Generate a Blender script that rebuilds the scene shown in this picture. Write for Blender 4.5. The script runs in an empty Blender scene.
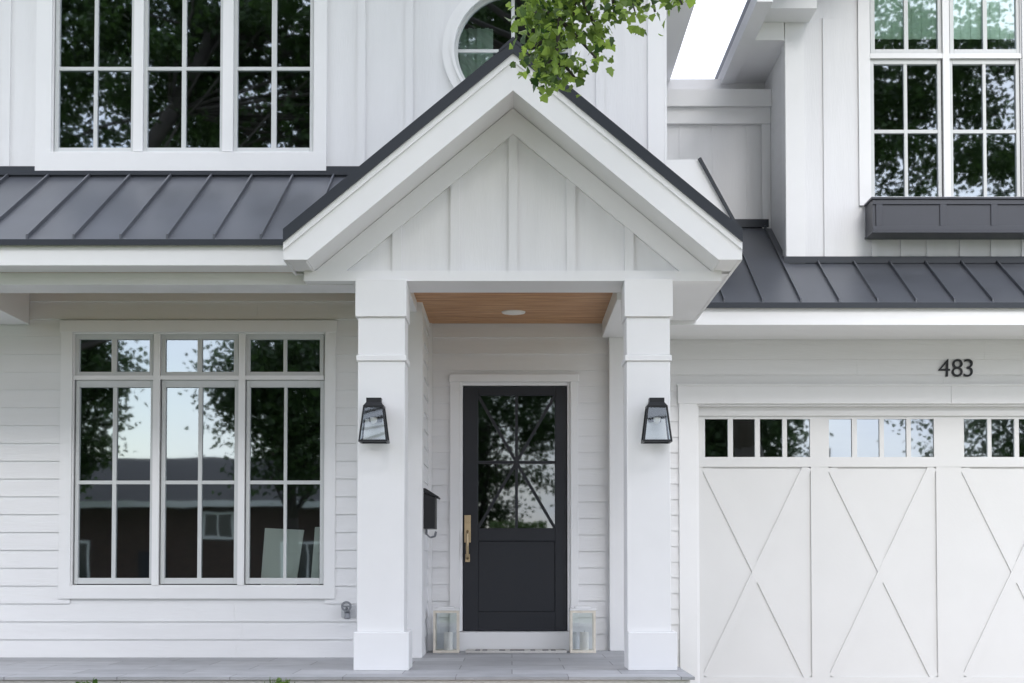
import bpy, bmesh, math, random
from mathutils import Vector, Matrix
R = math.radians
sc = bpy.context.scene
col = sc.collection
random.seed(7)

# ------------------------------------------------------------------ camera
CAM = 0.745            # camera height above the porch paving (paving = 0)
F = 1545.0             # focal length in pixels of a 1024 px wide picture
PITCH = R(2.2)
SHIFT = 0.160
cd = bpy.data.cameras.new('camera'); cam = bpy.data.objects.new('camera', cd); col.objects.link(cam)
cam.location = (0, 0, CAM); cam.rotation_euler = (R(90) + PITCH, 0, 0)
cd.sensor_width = 36; cd.lens = F / 1024 * 36; cd.shift_y = SHIFT
cd.clip_start = 0.05; cd.clip_end = 2000
sc.camera = cam

# ------------------------------------------------------------------ world: hazy sky with thin cloud cover
SUN_EL, SUN_AZ = R(33), R(170)
w = bpy.data.worlds.new('World'); sc.world = w; w.use_nodes = True
nt = w.node_tree; nt.nodes.clear()
out = nt.nodes.new('ShaderNodeOutputWorld'); bg = nt.nodes.new('ShaderNodeBackground')
sky = nt.nodes.new('ShaderNodeTexSky'); sky.sky_type = 'NISHITA'; sky.sun_disc = False
sky.sun_elevation = SUN_EL; sky.sun_rotation = SUN_AZ; sky.dust_density = .8; sky.air_density = 1.0
tc = nt.nodes.new('ShaderNodeTexCoord'); mp = nt.nodes.new('ShaderNodeMapping'); mp.inputs['Scale'].default_value = (1, 1, 2.6)
ns = nt.nodes.new('ShaderNodeTexNoise'); ns.inputs['Scale'].default_value = 2.2; ns.inputs['Detail'].default_value = 8
rp = nt.nodes.new('ShaderNodeValToRGB'); rp.color_ramp.elements[0].position = .34; rp.color_ramp.elements[1].position = .6
rp.color_ramp.elements[0].color = (.1, .1, .1, 1); rp.color_ramp.elements[1].color = (1, 1, 1, 1)
mx = nt.nodes.new('ShaderNodeMixRGB'); mx.inputs[2].default_value = (9.6, 9.9, 10.4, 1)
L = nt.links.new
# overcast luminance law: three times as bright overhead as at the horizon
sz = nt.nodes.new('ShaderNodeSeparateXYZ'); L(tc.outputs['Generated'], sz.inputs[0])
lr = nt.nodes.new('ShaderNodeMapRange'); lr.inputs[1].default_value = 0; lr.inputs[2].default_value = 1; lr.inputs[3].default_value = .75; lr.inputs[4].default_value = 1.25
L(sz.outputs['Z'], lr.inputs[0])
cm = nt.nodes.new('ShaderNodeMixRGB'); cm.blend_type = 'MULTIPLY'; cm.inputs[0].default_value = 1; cm.inputs[1].default_value = (10.5, 10.8, 12.1, 1)
L(lr.outputs[0], cm.inputs[2]); L(cm.outputs[0], mx.inputs[2])
L(tc.outputs['Generated'], mp.inputs[0]); L(mp.outputs[0], ns.inputs[0]); L(ns.outputs['Fac'], rp.inputs[0])
L(rp.outputs[0], mx.inputs[0]); L(sky.outputs[0], mx.inputs[1]); L(mx.outputs[0], bg.inputs[0]); L(bg.outputs[0], out.inputs[0])
bg.inputs[1].default_value = 0.12
sl = bpy.data.lights.new('sun', 'SUN'); sun = bpy.data.objects.new('sun', sl); col.objects.link(sun)
sl.energy = 1.15; sl.angle = R(20); sl.color = (1, .985, .97)
# sun low behind the camera, a little to the right
az = R(170)
sd = Vector((math.sin(az) * math.cos(SUN_EL), math.cos(az) * math.cos(SUN_EL), math.sin(SUN_EL)))
sun.rotation_euler = (-sd).to_track_quat('-Z', 'Y').to_euler()
sc.view_settings.view_transform = 'Standard'; sc.view_settings.look = 'None'
sc.view_settings.exposure = 1.06; sc.view_settings.gamma = 1.0; sc.view_settings.use_curve_mapping = False

# ------------------------------------------------------------------ helpers
def P(px, py, Y):
    "metres (x, z) of what stands at depth Y where the photo shows pixel px, py"
    t = (341.5 + SHIFT * 1024 - py) / F; u = (px - 512) / F
    dy = math.cos(PITCH) - t * math.sin(PITCH); dz = math.sin(PITCH) + t * math.cos(PITCH)
    k = Y / dy
    return u * k, CAM + dz * k
def rect(x0, y0, x1, y1, Y):
    ym = (y0 + y1) / 2
    return P(x0, ym, Y)[0], P(512, y1, Y)[1], P(x1, ym, Y)[0], P(512, y0, Y)[1]   # x0,z0,x1,z1
def ZZ(py, Y): return P(512, py, Y)[1]
def XX(px, py, Y): return P(px, py, Y)[0]

class MB:
    def __init__(s): s.v = []; s.f = []
    def add(s, vs, fs):
        b = len(s.v); s.v += [tuple(v) for v in vs]; s.f += [tuple(i + b for i in f) for f in fs]
    def box(s, x0, x1, y0, y1, z0, z1):
        s.add([(x0,y0,z0),(x1,y0,z0),(x1,y1,z0),(x0,y1,z0),(x0,y0,z1),(x1,y0,z1),(x1,y1,z1),(x0,y1,z1)],
              [(0,3,2,1),(4,5,6,7),(0,1,5,4),(1,2,6,5),(2,3,7,6),(3,0,4,7)])
    def quad(s, a, b, c, d): s.add([a,b,c,d], [(0,1,2,3)])
    def prism(s, pts, y0, y1):
        "outline in x,z (counter-clockwise from the front) given a depth"
        n = len(pts)
        s.add([(x,y0,z) for x,z in pts] + [(x,y1,z) for x,z in pts],
              [tuple(range(n)), tuple(range(2*n-1, n-1, -1))] + [(i, i+n, (i+1)%n+n, (i+1)%n) for i in range(n)])
    def prism_x(s, pts, x0, x1):
        n = len(pts)
        s.add([(x0,y,z) for y,z in pts] + [(x1,y,z) for y,z in pts],
              [tuple(range(n)), tuple(range(2*n-1, n-1, -1))] + [(i, i+n, (i+1)%n+n, (i+1)%n) for i in range(n)])
    def ring(s, cx, cz, r0, r1, y0, y1, n=72):
        vs = []
        for i in range(n):
            a = 2*math.pi*i/n; c, q = math.cos(a), math.sin(a)
            vs += [(cx+r0*c,y0,cz+r0*q),(cx+r1*c,y0,cz+r1*q),(cx+r1*c,y1,cz+r1*q),(cx+r0*c,y1,cz+r0*q)]
        fs = []
        for i in range(n):
            a = 4*i; b = 4*((i+1)%n)
            fs += [(a,a+1,b+1,b),(a+1,a+2,b+2,b+1),(a+2,a+3,b+3,b+2),(a+3,a,b,b+3)]
        s.add(vs, fs)
    def tube(s, p0, p1, r0, r1=None, n=10, caps=True):
        r1 = r0 if r1 is None else r1
        p0 = Vector(p0); p1 = Vector(p1); d = (p1-p0).normalized()
        a = d.orthogonal().normalized(); b = d.cross(a)
        vs = [tuple(p + (a*math.cos(2*math.pi*i/n)+b*math.sin(2*math.pi*i/n))*r) for p, r in ((p0,r0),(p1,r1)) for i in range(n)]
        fs = [(i,(i+1)%n,(i+1)%n+n,i+n) for i in range(n)]
        if caps: fs += [tuple(range(n-1,-1,-1)), tuple(range(n,2*n))]
        s.add(vs, fs)
    def path(s, pts, rs, n=8):
        for i in range(len(pts)-1): s.tube(pts[i], pts[i+1], rs[i], rs[i+1], n)
    def build(s, name, mat, parent=None, bevel=0, smooth=False):
        me = bpy.data.meshes.new(name); me.from_pydata(s.v, [], s.f)
        bm = bmesh.new(); bm.from_mesh(me)
        if len(s.f) < 30000: bmesh.ops.recalc_face_normals(bm, faces=bm.faces)
        bm.to_mesh(me); bm.free()
        me.materials.append(mat)
        if smooth:
            for p in me.polygons: p.use_smooth = True
        o = bpy.data.objects.new(name, me); col.objects.link(o)
        if parent: o.parent = parent
        if bevel:
            m = o.modifiers.new('bevel', 'BEVEL'); m.width = bevel; m.segments = 2; m.limit_method = 'ANGLE'
        return o
def tag(o, label, cat=None, group=None, kind=None):
    if label: o['label'] = label
    if cat: o['category'] = cat
    if group: o['group'] = group
    if kind: o['kind'] = kind
    return o
def thing(name, label, cat, loc=(0,0,0), group=None):
    o = bpy.data.objects.new(name, None); col.objects.link(o); o.location = loc; o.empty_display_size = .2
    return tag(o, label, cat, group)
def shiftmb(mb, loc):
    mb.v = [(x-loc[0], y-loc[1], z-loc[2]) for x,y,z in mb.v]; return mb
def copy_tree(o, parent=None):
    c = o.copy(); col.objects.link(c); c.parent = parent
    for ch in [q for q in bpy.data.objects if q.parent == o]: copy_tree(ch, c)
    return c
def struct(name, mb, mat):
    return tag(mb.build(name, mat), None, None, None, 'structure')

# ------------------------------------------------------------------ materials
def mat(name, color, rough=.6, metal=0, noise=0, nscale=8, bump=0, bscale=40, spec=.5, col2=None, stretch=(1,1,1)):
    m = bpy.data.materials.new(name); m.use_nodes = True; t = m.node_tree; b = t.nodes['Principled BSDF']
    b.inputs['Base Color'].default_value = (*color, 1); b.inputs['Roughness'].default_value = rough
    b.inputs['Metallic'].default_value = metal; b.inputs['Specular IOR Level'].default_value = spec
    if noise or bump:
        c = t.nodes.new('ShaderNodeTexCoord'); mpn = t.nodes.new('ShaderNodeMapping'); mpn.inputs['Scale'].default_value = stretch
        t.links.new(c.outputs['Object'], mpn.inputs[0])
    if noise:
        n = t.nodes.new('ShaderNodeTexNoise'); n.inputs['Scale'].default_value = nscale; n.inputs['Detail'].default_value = 6
        n.inputs['Roughness'].default_value = .6
        t.links.new(mpn.outputs[0], n.inputs[0])
        r = t.nodes.new('ShaderNodeValToRGB'); r.color_ramp.elements[0].position = .3; r.color_ramp.elements[1].position = .7
        c2 = col2 or tuple(q*(1-noise) for q in color)
        r.color_ramp.elements[0].color = (*c2, 1); r.color_ramp.elements[1].color = (*color, 1)
        t.links.new(n.outputs['Fac'], r.inputs[0]); t.links.new(r.outputs[0], b.inputs['Base Color'])
        mr = t.nodes.new('ShaderNodeMapRange'); mr.inputs[3].default_value = rough*.85; mr.inputs[4].default_value = min(1, rough*1.15)
        t.links.new(n.outputs['Fac'], mr.inputs[0]); t.links.new(mr.outputs[0], b.inputs['Roughness'])
    if bump:
        n2 = t.nodes.new('ShaderNodeTexNoise'); n2.inputs['Scale'].default_value = bscale; n2.inputs['Detail'].default_value = 4
        t.links.new(mpn.outputs[0], n2.inputs[0])
        bp = t.nodes.new('ShaderNodeBump'); bp.inputs['Strength'].default_value = bump; bp.inputs['Distance'].default_value = .01
        t.links.new(n2.outputs['Fac'], bp.inputs['Height']); t.links.new(bp.outputs[0], b.inputs['Normal'])
    return m
WHITE = mat('white_trim_paint', (.80,.80,.805), .45, noise=.03, nscale=3)
SIDING = mat('white_siding_paint', (.78,.78,.785), .55, noise=.07, nscale=2.5, bump=.15, bscale=30, stretch=(.3,.3,3))
BATTEN = mat('white_board_paint', (.77,.77,.78), .55, noise=.07, nscale=2, bump=.15, bscale=30, stretch=(3,3,.3))
GDOOR = mat('garage_door_paint', (.68,.68,.675), .5, noise=.03, nscale=2, bump=.06, bscale=40)
SASH = mat('window_sash_paint', (.58,.595,.595), .4)
METAL = mat('charcoal_standing_seam', (.112,.12,.138), .38, metal=.3, noise=.28, nscale=1.3, bump=.09, bscale=2.5)
DARKM = mat('dark_drip_edge', (.018,.023,.032), .45, metal=.2)
BLACK = mat('black_metal', (.012,.013,.016), .4, metal=.3)
BOXP = mat('slate_planter_paint', (.032,.036,.05), .42, noise=.1, nscale=4)
NAVY = mat('navy_door_paint', (.006,.008,.014), .5, noise=.1, nscale=5)
BRASS = mat('brushed_brass', (.46,.36,.23), .33, metal=.85)
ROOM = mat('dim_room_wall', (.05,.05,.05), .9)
FABRIC = mat('pale_blind_fabric', (.50,.62,.54), .9)
BOARD = mat('white_board', (.88,.9,.88), .7)
CANDLE = mat('candle_wax', (.86,.84,.8), .5)
LWOOD = mat('whitewashed_wood', (.78,.72,.62), .6, noise=.2, nscale=20)
MATM = mat('woven_mat', (.62,.6,.57), .95, noise=.15, nscale=60, bump=.5, bscale=200)
MATD = mat('mat_print', (.12,.12,.12), .95)
GREYP = mat('grey_fitting', (.22,.23,.25), .45, metal=.4)
LENS = mat('frosted_lens', (.82,.8,.76), .4)
BARK = mat('bark', (.06,.05,.04), .9, noise=.5, nscale=9, bump=.8, bscale=14, stretch=(1,1,.25))
CONC = mat('concrete', (.52,.48,.42), .85, noise=.15, nscale=1.2, bump=.2, bscale=60)
ASPH = mat('asphalt', (.055,.055,.057), .9, noise=.2, nscale=2, bump=.4, bscale=120)
SHING = mat('roof_shingle', (.028,.028,.03), .9, noise=.3, nscale=6, bump=.4, bscale=30)
SOIL = mat('soil', (.09,.065,.045), .95, noise=.3, nscale=12, bump=.8, bscale=30)
BEIGE = mat('beige_render', (.42,.38,.32), .8, noise=.1, nscale=2)

def wood_mat():
    m = bpy.data.materials.new('cedar_boards'); m.use_nodes = True; t = m.node_tree; b = t.nodes['Principled BSDF']
    c = t.nodes.new('ShaderNodeTexCoord'); mpn = t.nodes.new('ShaderNodeMapping'); mpn.inputs['Scale'].default_value = (1.5, 14, 1)
    n = t.nodes.new('ShaderNodeTexNoise'); n.inputs['Scale'].default_value = 2; n.inputs['Detail'].default_value = 8
    r = t.nodes.new('ShaderNodeValToRGB'); r.color_ramp.elements[0].color = (.36,.17,.075,1); r.color_ramp.elements[1].color = (.62,.36,.18,1)
    r.color_ramp.elements[0].position = .3; r.color_ramp.elements[1].position = .72
    t.links.new(c.outputs['Object'], mpn.inputs[0]); t.links.new(mpn.outputs[0], n.inputs[0]); t.links.new(n.outputs['Fac'], r.inputs[0])
    t.links.new(r.outputs[0], b.inputs['Base Color']); b.inputs['Roughness'].default_value = .5
    return m
WOOD = wood_mat()
def brick_mat(name, c1, c2, mortar, bw, bh, ms, rough=.85, axis='XZ', bump=.5):
    m = bpy.data.materials.new(name); m.use_nodes = True; t = m.node_tree; b = t.nodes['Principled BSDF']
    c = t.nodes.new('ShaderNodeTexCoord'); sp = t.nodes.new('ShaderNodeSeparateXYZ'); cb = t.nodes.new('ShaderNodeCombineXYZ')
    t.links.new(c.outputs['Object'], sp.inputs[0]); t.links.new(sp.outputs['X'], cb.inputs[0])
    t.links.new(sp.outputs['Z' if axis == 'XZ' else 'Y'], cb.inputs[1])
    k = t.nodes.new('ShaderNodeTexBrick'); k.inputs['Scale'].default_value = 1; k.inputs['Brick Width'].default_value = bw
    k.inputs['Row Height'].default_value = bh; k.inputs['Mortar Size'].default_value = ms
    k.inputs['Color1'].default_value = (*c1,1); k.inputs['Color2'].default_value = (*c2,1); k.inputs['Mortar'].default_value = (*mortar,1)
    t.links.new(cb.outputs[0], k.inputs['Vector'])
    n = t.nodes.new('ShaderNodeTexNoise'); n.inputs['Scale'].default_value = 5; n.inputs['Detail'].default_value = 8; t.links.new(c.outputs['Object'], n.inputs[0])
    mr = t.nodes.new('ShaderNodeMapRange'); mr.inputs[3].default_value = .7; mr.inputs[4].default_value = 1.25; t.links.new(n.outputs['Fac'], mr.inputs[0])
    mm = t.nodes.new('ShaderNodeMixRGB'); mm.blend_type = 'MULTIPLY'; mm.inputs[0].default_value = 1
    t.links.new(k.outputs['Color'], mm.inputs[1]); t.links.new(mr.outputs[0], mm.inputs[2]); t.links.new(mm.outputs[0], b.inputs['Base Color'])
    bp = t.nodes.new('ShaderNodeBump'); bp.inputs['Strength'].default_value = bump; bp.inputs['Distance'].default_value = .006; bp.invert = True
    t.links.new(k.outputs['Fac'], bp.inputs['Height']); t.links.new(bp.outputs[0], b.inputs['Normal'])
    b.inputs['Roughness'].default_value = rough
    return m
STONE = brick_mat('bluestone_paving', (.33,.335,.35), (.45,.455,.47), (.21,.21,.215), .75, .46, .004, .6, 'XY')
BRICK = brick_mat('red_brick', (.085,.042,.03), (.055,.03,.022), (.1,.085,.075), .21, .075, .01)

def glass_mat(name, tint, fac):
    m = bpy.data.materials.new(name); m.use_nodes = True; t = m.node_tree; t.nodes.clear()
    o = t.nodes.new('ShaderNodeOutputMaterial'); x = t.nodes.new('ShaderNodeMixShader'); a = t.nodes.new('ShaderNodeBsdfTransparent'); g = t.nodes.new('ShaderNodeBsdfGlossy')
    a.inputs[0].default_value = (*tint,1); g.inputs['Roughness'].default_value = .018; g.inputs[0].default_value = (.84,.93,1,1)
    lw = t.nodes.new('ShaderNodeFresnel'); lw.inputs[0].default_value = 1.5
    ma = t.nodes.new('ShaderNodeMath'); ma.operation = 'ADD'; ma.inputs[1].default_value = fac; ma.use_clamp = True
    # slightly uneven float glass
    c = t.nodes.new('ShaderNodeTexCoord'); n = t.nodes.new('ShaderNodeTexNoise'); n.inputs['Scale'].default_value = 1.6
    bp = t.nodes.new('ShaderNodeBump'); bp.inputs['Strength'].default_value = .045; bp.inputs['Distance'].default_value = .01
    t.links.new(c.outputs['Object'], n.inputs[0]); t.links.new(n.outputs['Fac'], bp.inputs['Height']); t.links.new(bp.outputs[0], g.inputs['Normal'])
    t.links.new(lw.outputs[0], ma.inputs[0]); t.links.new(ma.outputs[0], x.inputs[0]); t.links.new(a.outputs[0], x.inputs[1]); t.links.new(g.outputs[0], x.inputs[2]); t.links.new(x.outputs[0], o.inputs[0])
    return m
GLASS = glass_mat('window_glass', (.90,.98,.95), .30)
DGLASS = glass_mat('door_glass', (.5,.55,.55), .13)
CLEAR = glass_mat('lantern_glass', (.93,.95,.95), .05)

def leaf_mat(name, c1, c2):
    m = bpy.data.materials.new(name); m.use_nodes = True; t = m.node_tree; b = t.nodes['Principled BSDF']; o = t.nodes['Material Output']
    g = t.nodes.new('ShaderNodeNewGeometry'); r = t.nodes.new('ShaderNodeValToRGB')
    r.color_ramp.elements[0].color = (*c1,1); r.color_ramp.elements[1].color = (*c2,1)
    t.links.new(g.outputs['Random Per Island'], r.inputs[0]); t.links.new(r.outputs[0], b.inputs['Base Color'])
    b.inputs['Roughness'].default_value = .5
    tr = t.nodes.new('ShaderNodeBsdfTranslucent'); hs = t.nodes.new('ShaderNodeHueSaturation'); hs.inputs['Value'].default_value = 1.7
    t.links.new(r.outputs[0], hs.inputs['Color']); t.links.new(hs.outputs[0], tr.inputs[0])
    x = t.nodes.new('ShaderNodeMixShader'); x.inputs[0].default_value = .4
    t.links.new(b.outputs[0], x.inputs[1]); t.links.new(tr.outputs[0], x.inputs[2]); t.links.new(x.outputs[0], o.inputs[0])
    return m
LEAF = leaf_mat('maple_leaf', (.013,.045,.006), (.26,.37,.065))
LEAFD = leaf_mat('dark_leaf', (.02,.045,.012), (.055,.10,.025))
CROWN = leaf_mat('shaded_crown_leaf', (.018,.04,.010), (.06,.11,.025))  # darker leaf copy: shade on the crown's underside is put into the colour
LEAFP = leaf_mat('low_plant_leaf', (.05,.11,.02), (.14,.22,.05))
GRASS = mat('lawn', (.085,.15,.035), .9, noise=.45, nscale=3, bump=.9, bscale=80)

# ------------------------------------------------------------------ depths (metres from the camera)
Y_MAIN, Y_DOOR, Y_COL, Y_GAB, Y_PED = 12.48, 13.5, 10.95, 10.62, 11.05
Y_LE, Y_RE, Y_WING, Y_REC = 10.88, 13.3, 14.25, 15.2
XL, XM, XW, XR = -7.0, 1.236, 2.565, 8.6      # left end, main corner, wing corner, right end
BEAM = CAM + 2.035                             # underside of portico beam
ZC = CAM + 2.114                               # entry ceiling
EXP = 0.144

# ------------------------------------------------------------------ ground
def gz(y):
    if y >= 10: return -.38
    if y >= -6: return -.38 - (10-y)/16*.5
    return -.88
ys = [-300,-120,-60,-40,-30,-20,-14.15,-14,-7,-6.85,-6,-2,2,6,10,10.4,14,20,40,120,300]
def sheet(x0, x1, ylist, dz=0, zf=gz):
    mb = MB(); xs = [x0 + (x1-x0)*i/20 for i in range(21)]
    for i in range(20):
        for j in range(len(ylist)-1):
            a, b = ylist[j], ylist[j+1]
            mb.quad((xs[i],a,zf(a)+dz),(xs[i+1],a,zf(a)+dz),(xs[i+1],b,zf(b)+dz),(xs[i],b,zf(b)+dz))
    return mb
struct('lawn', sheet(-300, 300, ys), GRASS)
struct('driveway', sheet(1.5, 8.2, [-6.8,-6,-2,2,6,10,14.3], .006), CONC)
struct('front_path', sheet(-.9, .95, [-6.8,-6,-2,2,6,10,10.2], .006), mat('warm_bounce_pavers',(.28,.19,.13),.85,noise=.3,nscale=6))  # out of view; warm pavers added to bounce tan light into the entry
struct('planted_bounce_bed', sheet(-7.5, -1.0, [7.6,8.5,9.4,10,10.4], .02), SOIL)  # bed widened out of view so brown soil bounces warm light under the eaves
struct('street', sheet(-150, 150, [-14,-7], .006), ASPH)
k = MB(); k.box(-150,150,-7,-6.82,-.9,-.78); k.box(-150,150,-14.18,-14,-.9,-.78); struct('kerb', k, CONC)
d = MB(); d.box(-7.2, 1.215, 10.30, 13.55, -.02, 0); struct('porch_paving', d, STONE)
d = MB(); d.box(-7.15, 1.185, 10.325, 13.5, -.6, -.021); struct('porch_step', d, mat('pale_stone_riser', (.72,.71,.69), .8, noise=.12, nscale=6, bump=.3, bscale=60))

# ------------------------------------------------------------------ house
house = thing('house', 'two storey white farmhouse with charcoal metal roofs, gabled portico and attached garage', 'house', (0, Y_MAIN, 0))
HL = (0, Y_MAIN, 0)
def part(name, mb, m, parent=house, bevel=0, smooth=False, label=None):
    o = shiftmb(mb, HL).build(name, m, parent, bevel, smooth)
    if label: o['label'] = label
    return o

def cells(u0,u1,z0,z1,holes):
    us = sorted({u0,u1,*[h[0] for h in holes],*[h[2] for h in holes]}); zs = sorted({z0,z1,*[h[1] for h in holes],*[h[3] for h in holes]})
    us = [u for u in us if u0<=u<=u1]; zs = [z for z in zs if z0<=z<=z1]
    for i in range(len(us)-1):
        for j in range(len(zs)-1):
            cu, cz = (us[i]+us[i+1])/2, (zs[j]+zs[j+1])/2
            if any(h[0]<cu<h[2] and h[1]<cz<h[3] for h in holes): continue
            yield us[i],us[i+1],zs[j],zs[j+1]
def backing(mb, u0,u1,z0,z1,pl,holes=(),side=None,t=.14):
    for a,b,c,d in cells(u0,u1,z0,z1,list(holes)):
        if side is None: mb.box(a,b,pl,pl+t,c,d)
        elif side > 0: mb.box(pl-t,pl,a,b,c,d)
        else: mb.box(pl,pl+t,a,b,c,d)
def lap(mb, u0,u1,z0,z1,pl,holes=(),side=None,e=EXP):
    "clapboards: side None faces the camera, +1 faces +x, -1 faces -x"
    backing(mb,u0,u1,z0,z1,pl,holes,side)
    def pt(u,off,z): return (u,pl-off,z) if side is None else (pl+side*off,u,z)
    z = z0
    while z < z1-1e-4:
        zt = min(z+e, z1)
        # pieces of this course between the holes
        segs = [(u0,u1)]
        for h in holes:
            if h[1] < zt-.004 and h[3] > z+.004:
                ns_ = []
                for a,b in segs:
                    if h[2] <= a or h[0] >= b: ns_.append((a,b)); continue
                    if h[0] > a: ns_.append((a,h[0]))
                    if h[2] < b: ns_.append((h[2],b))
                segs = ns_
        for a,b in segs:
            if b-a < .005: continue
            # long runs are made of shorter boards with butt joints
            cuts = [a]
            q = a + random.uniform(1.6,3.4)
            while q < b-.5: cuts.append(q); q += random.uniform(2.4,3.7)
            cuts.append(b)
            for c0,c1 in zip(cuts,cuts[1:]):
                g = .0006; o0 = .0155
                A,B = c0+g,c1-g
                mb.add([pt(A,o0,z),pt(B,o0,z),pt(B,.003,zt),pt(A,.003,zt),pt(A,0.0005,z),pt(B,0.0005,z),pt(B,.0005,zt),pt(A,.0005,zt)],
                       [(0,1,2,3),(0,1,5,4),(1,5,6,2),(0,4,7,3)])
        z = zt
def battens(mb, xs, z0, z1, pl, holes=(), bw=.06, t=.018):
    for x in xs:
        zs = [(z0,z1)]
        for h in holes:
            if h[0] < x+bw/2 and h[2] > x-bw/2:
                zs = [s for a,b in zs for s in ((a,min(b,h[1])),(max(a,h[3]),b)) if s[1]-s[0] > .02]
        for a,b in zs: mb.box(x-bw/2, x+bw/2, pl-t, pl-.0005, a, b)
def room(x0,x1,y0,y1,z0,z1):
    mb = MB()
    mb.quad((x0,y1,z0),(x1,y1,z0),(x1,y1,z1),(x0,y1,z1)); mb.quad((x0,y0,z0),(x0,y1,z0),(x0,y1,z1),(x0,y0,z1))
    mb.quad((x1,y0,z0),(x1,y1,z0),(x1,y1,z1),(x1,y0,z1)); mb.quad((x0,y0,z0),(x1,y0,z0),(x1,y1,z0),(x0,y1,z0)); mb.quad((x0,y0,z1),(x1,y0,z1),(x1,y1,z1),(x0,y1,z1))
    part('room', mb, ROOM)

# ---- windows
def window(units, casing, Y, recess=.03, csg=.025, sill=False):
    """casing: outer px rect and inner px rect; units: list of (frame px rect, [glass px rects]); returns the hole"""
    (ox0,oy0,ox1,oy1),(ix0,iy0,ix1,iy1) = casing
    x0,z0,x1,z1 = rect(ox0,oy0,ox1,oy1,Y); a0,c0,a1,c1 = rect(ix0,iy0,ix1,iy1,Y)
    f = MB()
    f.box(x0,a0,Y-csg,Y-.0005,c0,c1); f.box(a1,x1,Y-csg,Y-.0005,c0,c1)
    f.box(x0-.01,x1+.01,Y-csg-.008,Y-.0005,c1,z1); f.box(x0,x1,Y-csg-.004,Y-.0005,z0,c0)
    # jamb lining and mullions
    e = .012
    f.box(a0-.002,a0+e,Y,Y+.13,c0,c1); f.box(a1-e,a1+.002,Y,Y+.13,c0,c1); f.box(a0+e,a1-e,Y,Y+.13,c1-e,c1+.002); f.box(a0+e,a1-e,Y,Y+.13,c0-.002,c0+e)
    rects = [rect(*u[0],Y) for u in units]
    xs_ = []
    for r in sorted(rects):
        if xs_ and r[0] < xs_[-1][1]: xs_[-1] = (min(xs_[-1][0],r[0]), max(xs_[-1][1],r[2]))
        else: xs_.append((r[0],r[2]))
    for p,q in zip(xs_,xs_[1:]):
        if q[0] > p[1]: f.box(p[1]+.0005,q[0]-.0005,Y-.012,Y+.10,c0+e,c1-e)
    zs_ = sorted({(round(r[1],3),round(r[3],3)) for r in rects})
    for p,q in zip(zs_,zs_[1:]):
        if q[0] > p[1]:
            for r in xs_: f.box(r[0]+.0006,r[1]-.0006,Y-.010,Y+.10,p[1]+.001,q[0]-.001)
    w_ = part('window', f, WHITE)
    for (fr, gl, *_r), (x0,z0,x1,z1) in zip(units, rects):
        G = [rect(*g,Y) for g in gl]
        gx0=min(g[0] for g in G); gx1=max(g[2] for g in G); gz0=min(g[1] for g in G); gz1=max(g[3] for g in G)
        s = MB(); ya,yb = Y+recess-.012, Y+recess+.03
        s.box(x0,gx0,ya,yb,z0,z1); s.box(gx1,x1,ya,yb,z0,z1); s.box(gx0,gx1,ya,yb,z0,gz0); s.box(gx0,gx1,ya,yb,gz1,z1)
        part('sash', s, SASH, w_, bevel=.003)
        cx = sorted({(round(g[0],3),round(g[2],3)) for g in G}); cz = sorted({(round(g[1],3),round(g[3],3)) for g in G})
        m_ = MB()
        # vertical and horizontal glazing bars (merge near-equal columns)
        def gaps(iv):
            iv = sorted(iv); outl = []
            cur = iv[0]
            for n_ in iv[1:]:
                if n_[0] > cur[1]+.005: outl.append((cur[1],n_[0])); cur = n_
                else: cur = (cur[0], max(cur[1], n_[1]))
            return outl
        vs = gaps(cx); hs = gaps(cz)
        for a,b in vs: m_.box(a,b,Y+recess-.008,Y+recess+.012,gz0,gz1)
        for a,b in hs:
            edges = [gx0]+[q for v in vs for q in v]+[gx1]
            for i in range(0,len(edges),2): m_.box(edges[i],edges[i+1],Y+recess-.007,Y+recess+.012,a,b)
        if m_.v: part('glazing_bar', m_, SASH, w_)
        g_ = MB(); g_.quad((gx0,Y+recess+.016,gz0),(gx1,Y+recess+.016,gz0),(gx1,Y+recess+.016,gz1),(gx0,Y+recess+.016,gz1))
        part('pane', g_, GLASS, w_)
    return (a0,c0,a1,c1), w_

# lower left window: three transoms over three tall lights
lu = []
for fx0,g0,g1,g2,g3,fx1 in ((74.5,78.5,111,116,149,152.5),(160.5,165,197,201.5,233.5,238),(245.5,249.5,283,286.5,319.5,323.5)):
    lu.append(((fx0,334,fx1,375.5), [(g0,339,g1,371.5),(g2,339,g3,371.5)]))
    lu.append(((fx0,380,fx1,584), [(g0,387,g1,480.5),(g2,387,g3,480.5),(g0,484,g1,578),(g2,484,g3,578)]))
hole_low, win_low = window(lu, ((60.5,321,335.5,598.5),(72,332.5,325.5,586.5)), Y_MAIN)
# upper left window
uu = []
for fx0,g0,g1,g2,g3,fx1 in ((54.5,59,93,97.5,130.5,134),(143.5,147.5,181,186,219.5,223),(233.5,237.5,271,276.5,309.5,313)):
    uu.append(((fx0,-16,fx1,151.5), [(g0,-11,g1,66),(g2,-11,g3,66),(g0,69.5,g1,147),(g2,69.5,g3,147)]))
hole_up, win_up = window(uu, ((37,-27,327,171.5),(52.5,-18,315,153)), Y_MAIN)
# wing window
wu = []
for fx0,g0,g1,g2,g3,fx1 in ((870.5,875,904.5,908.5,938,942),(950,954,983.5,987.5,1016.5,1020.5)):
    wu.append(((fx0,-40,fx1,53.5), [(g0,-34,g1,48.5),(g2,-34,g3,48.5)]))
    wu.append(((fx0,58.5,fx1,200), [(g0,63.5,g1,129),(g2,63.5,g3,129),(g0,132.5,g1,196),(g2,132.5,g3,196)]))
hole_wing, win_wing = window(wu, ((858,-54,1036,206),(869,-42,1022,201)), Y_WING)

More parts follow.
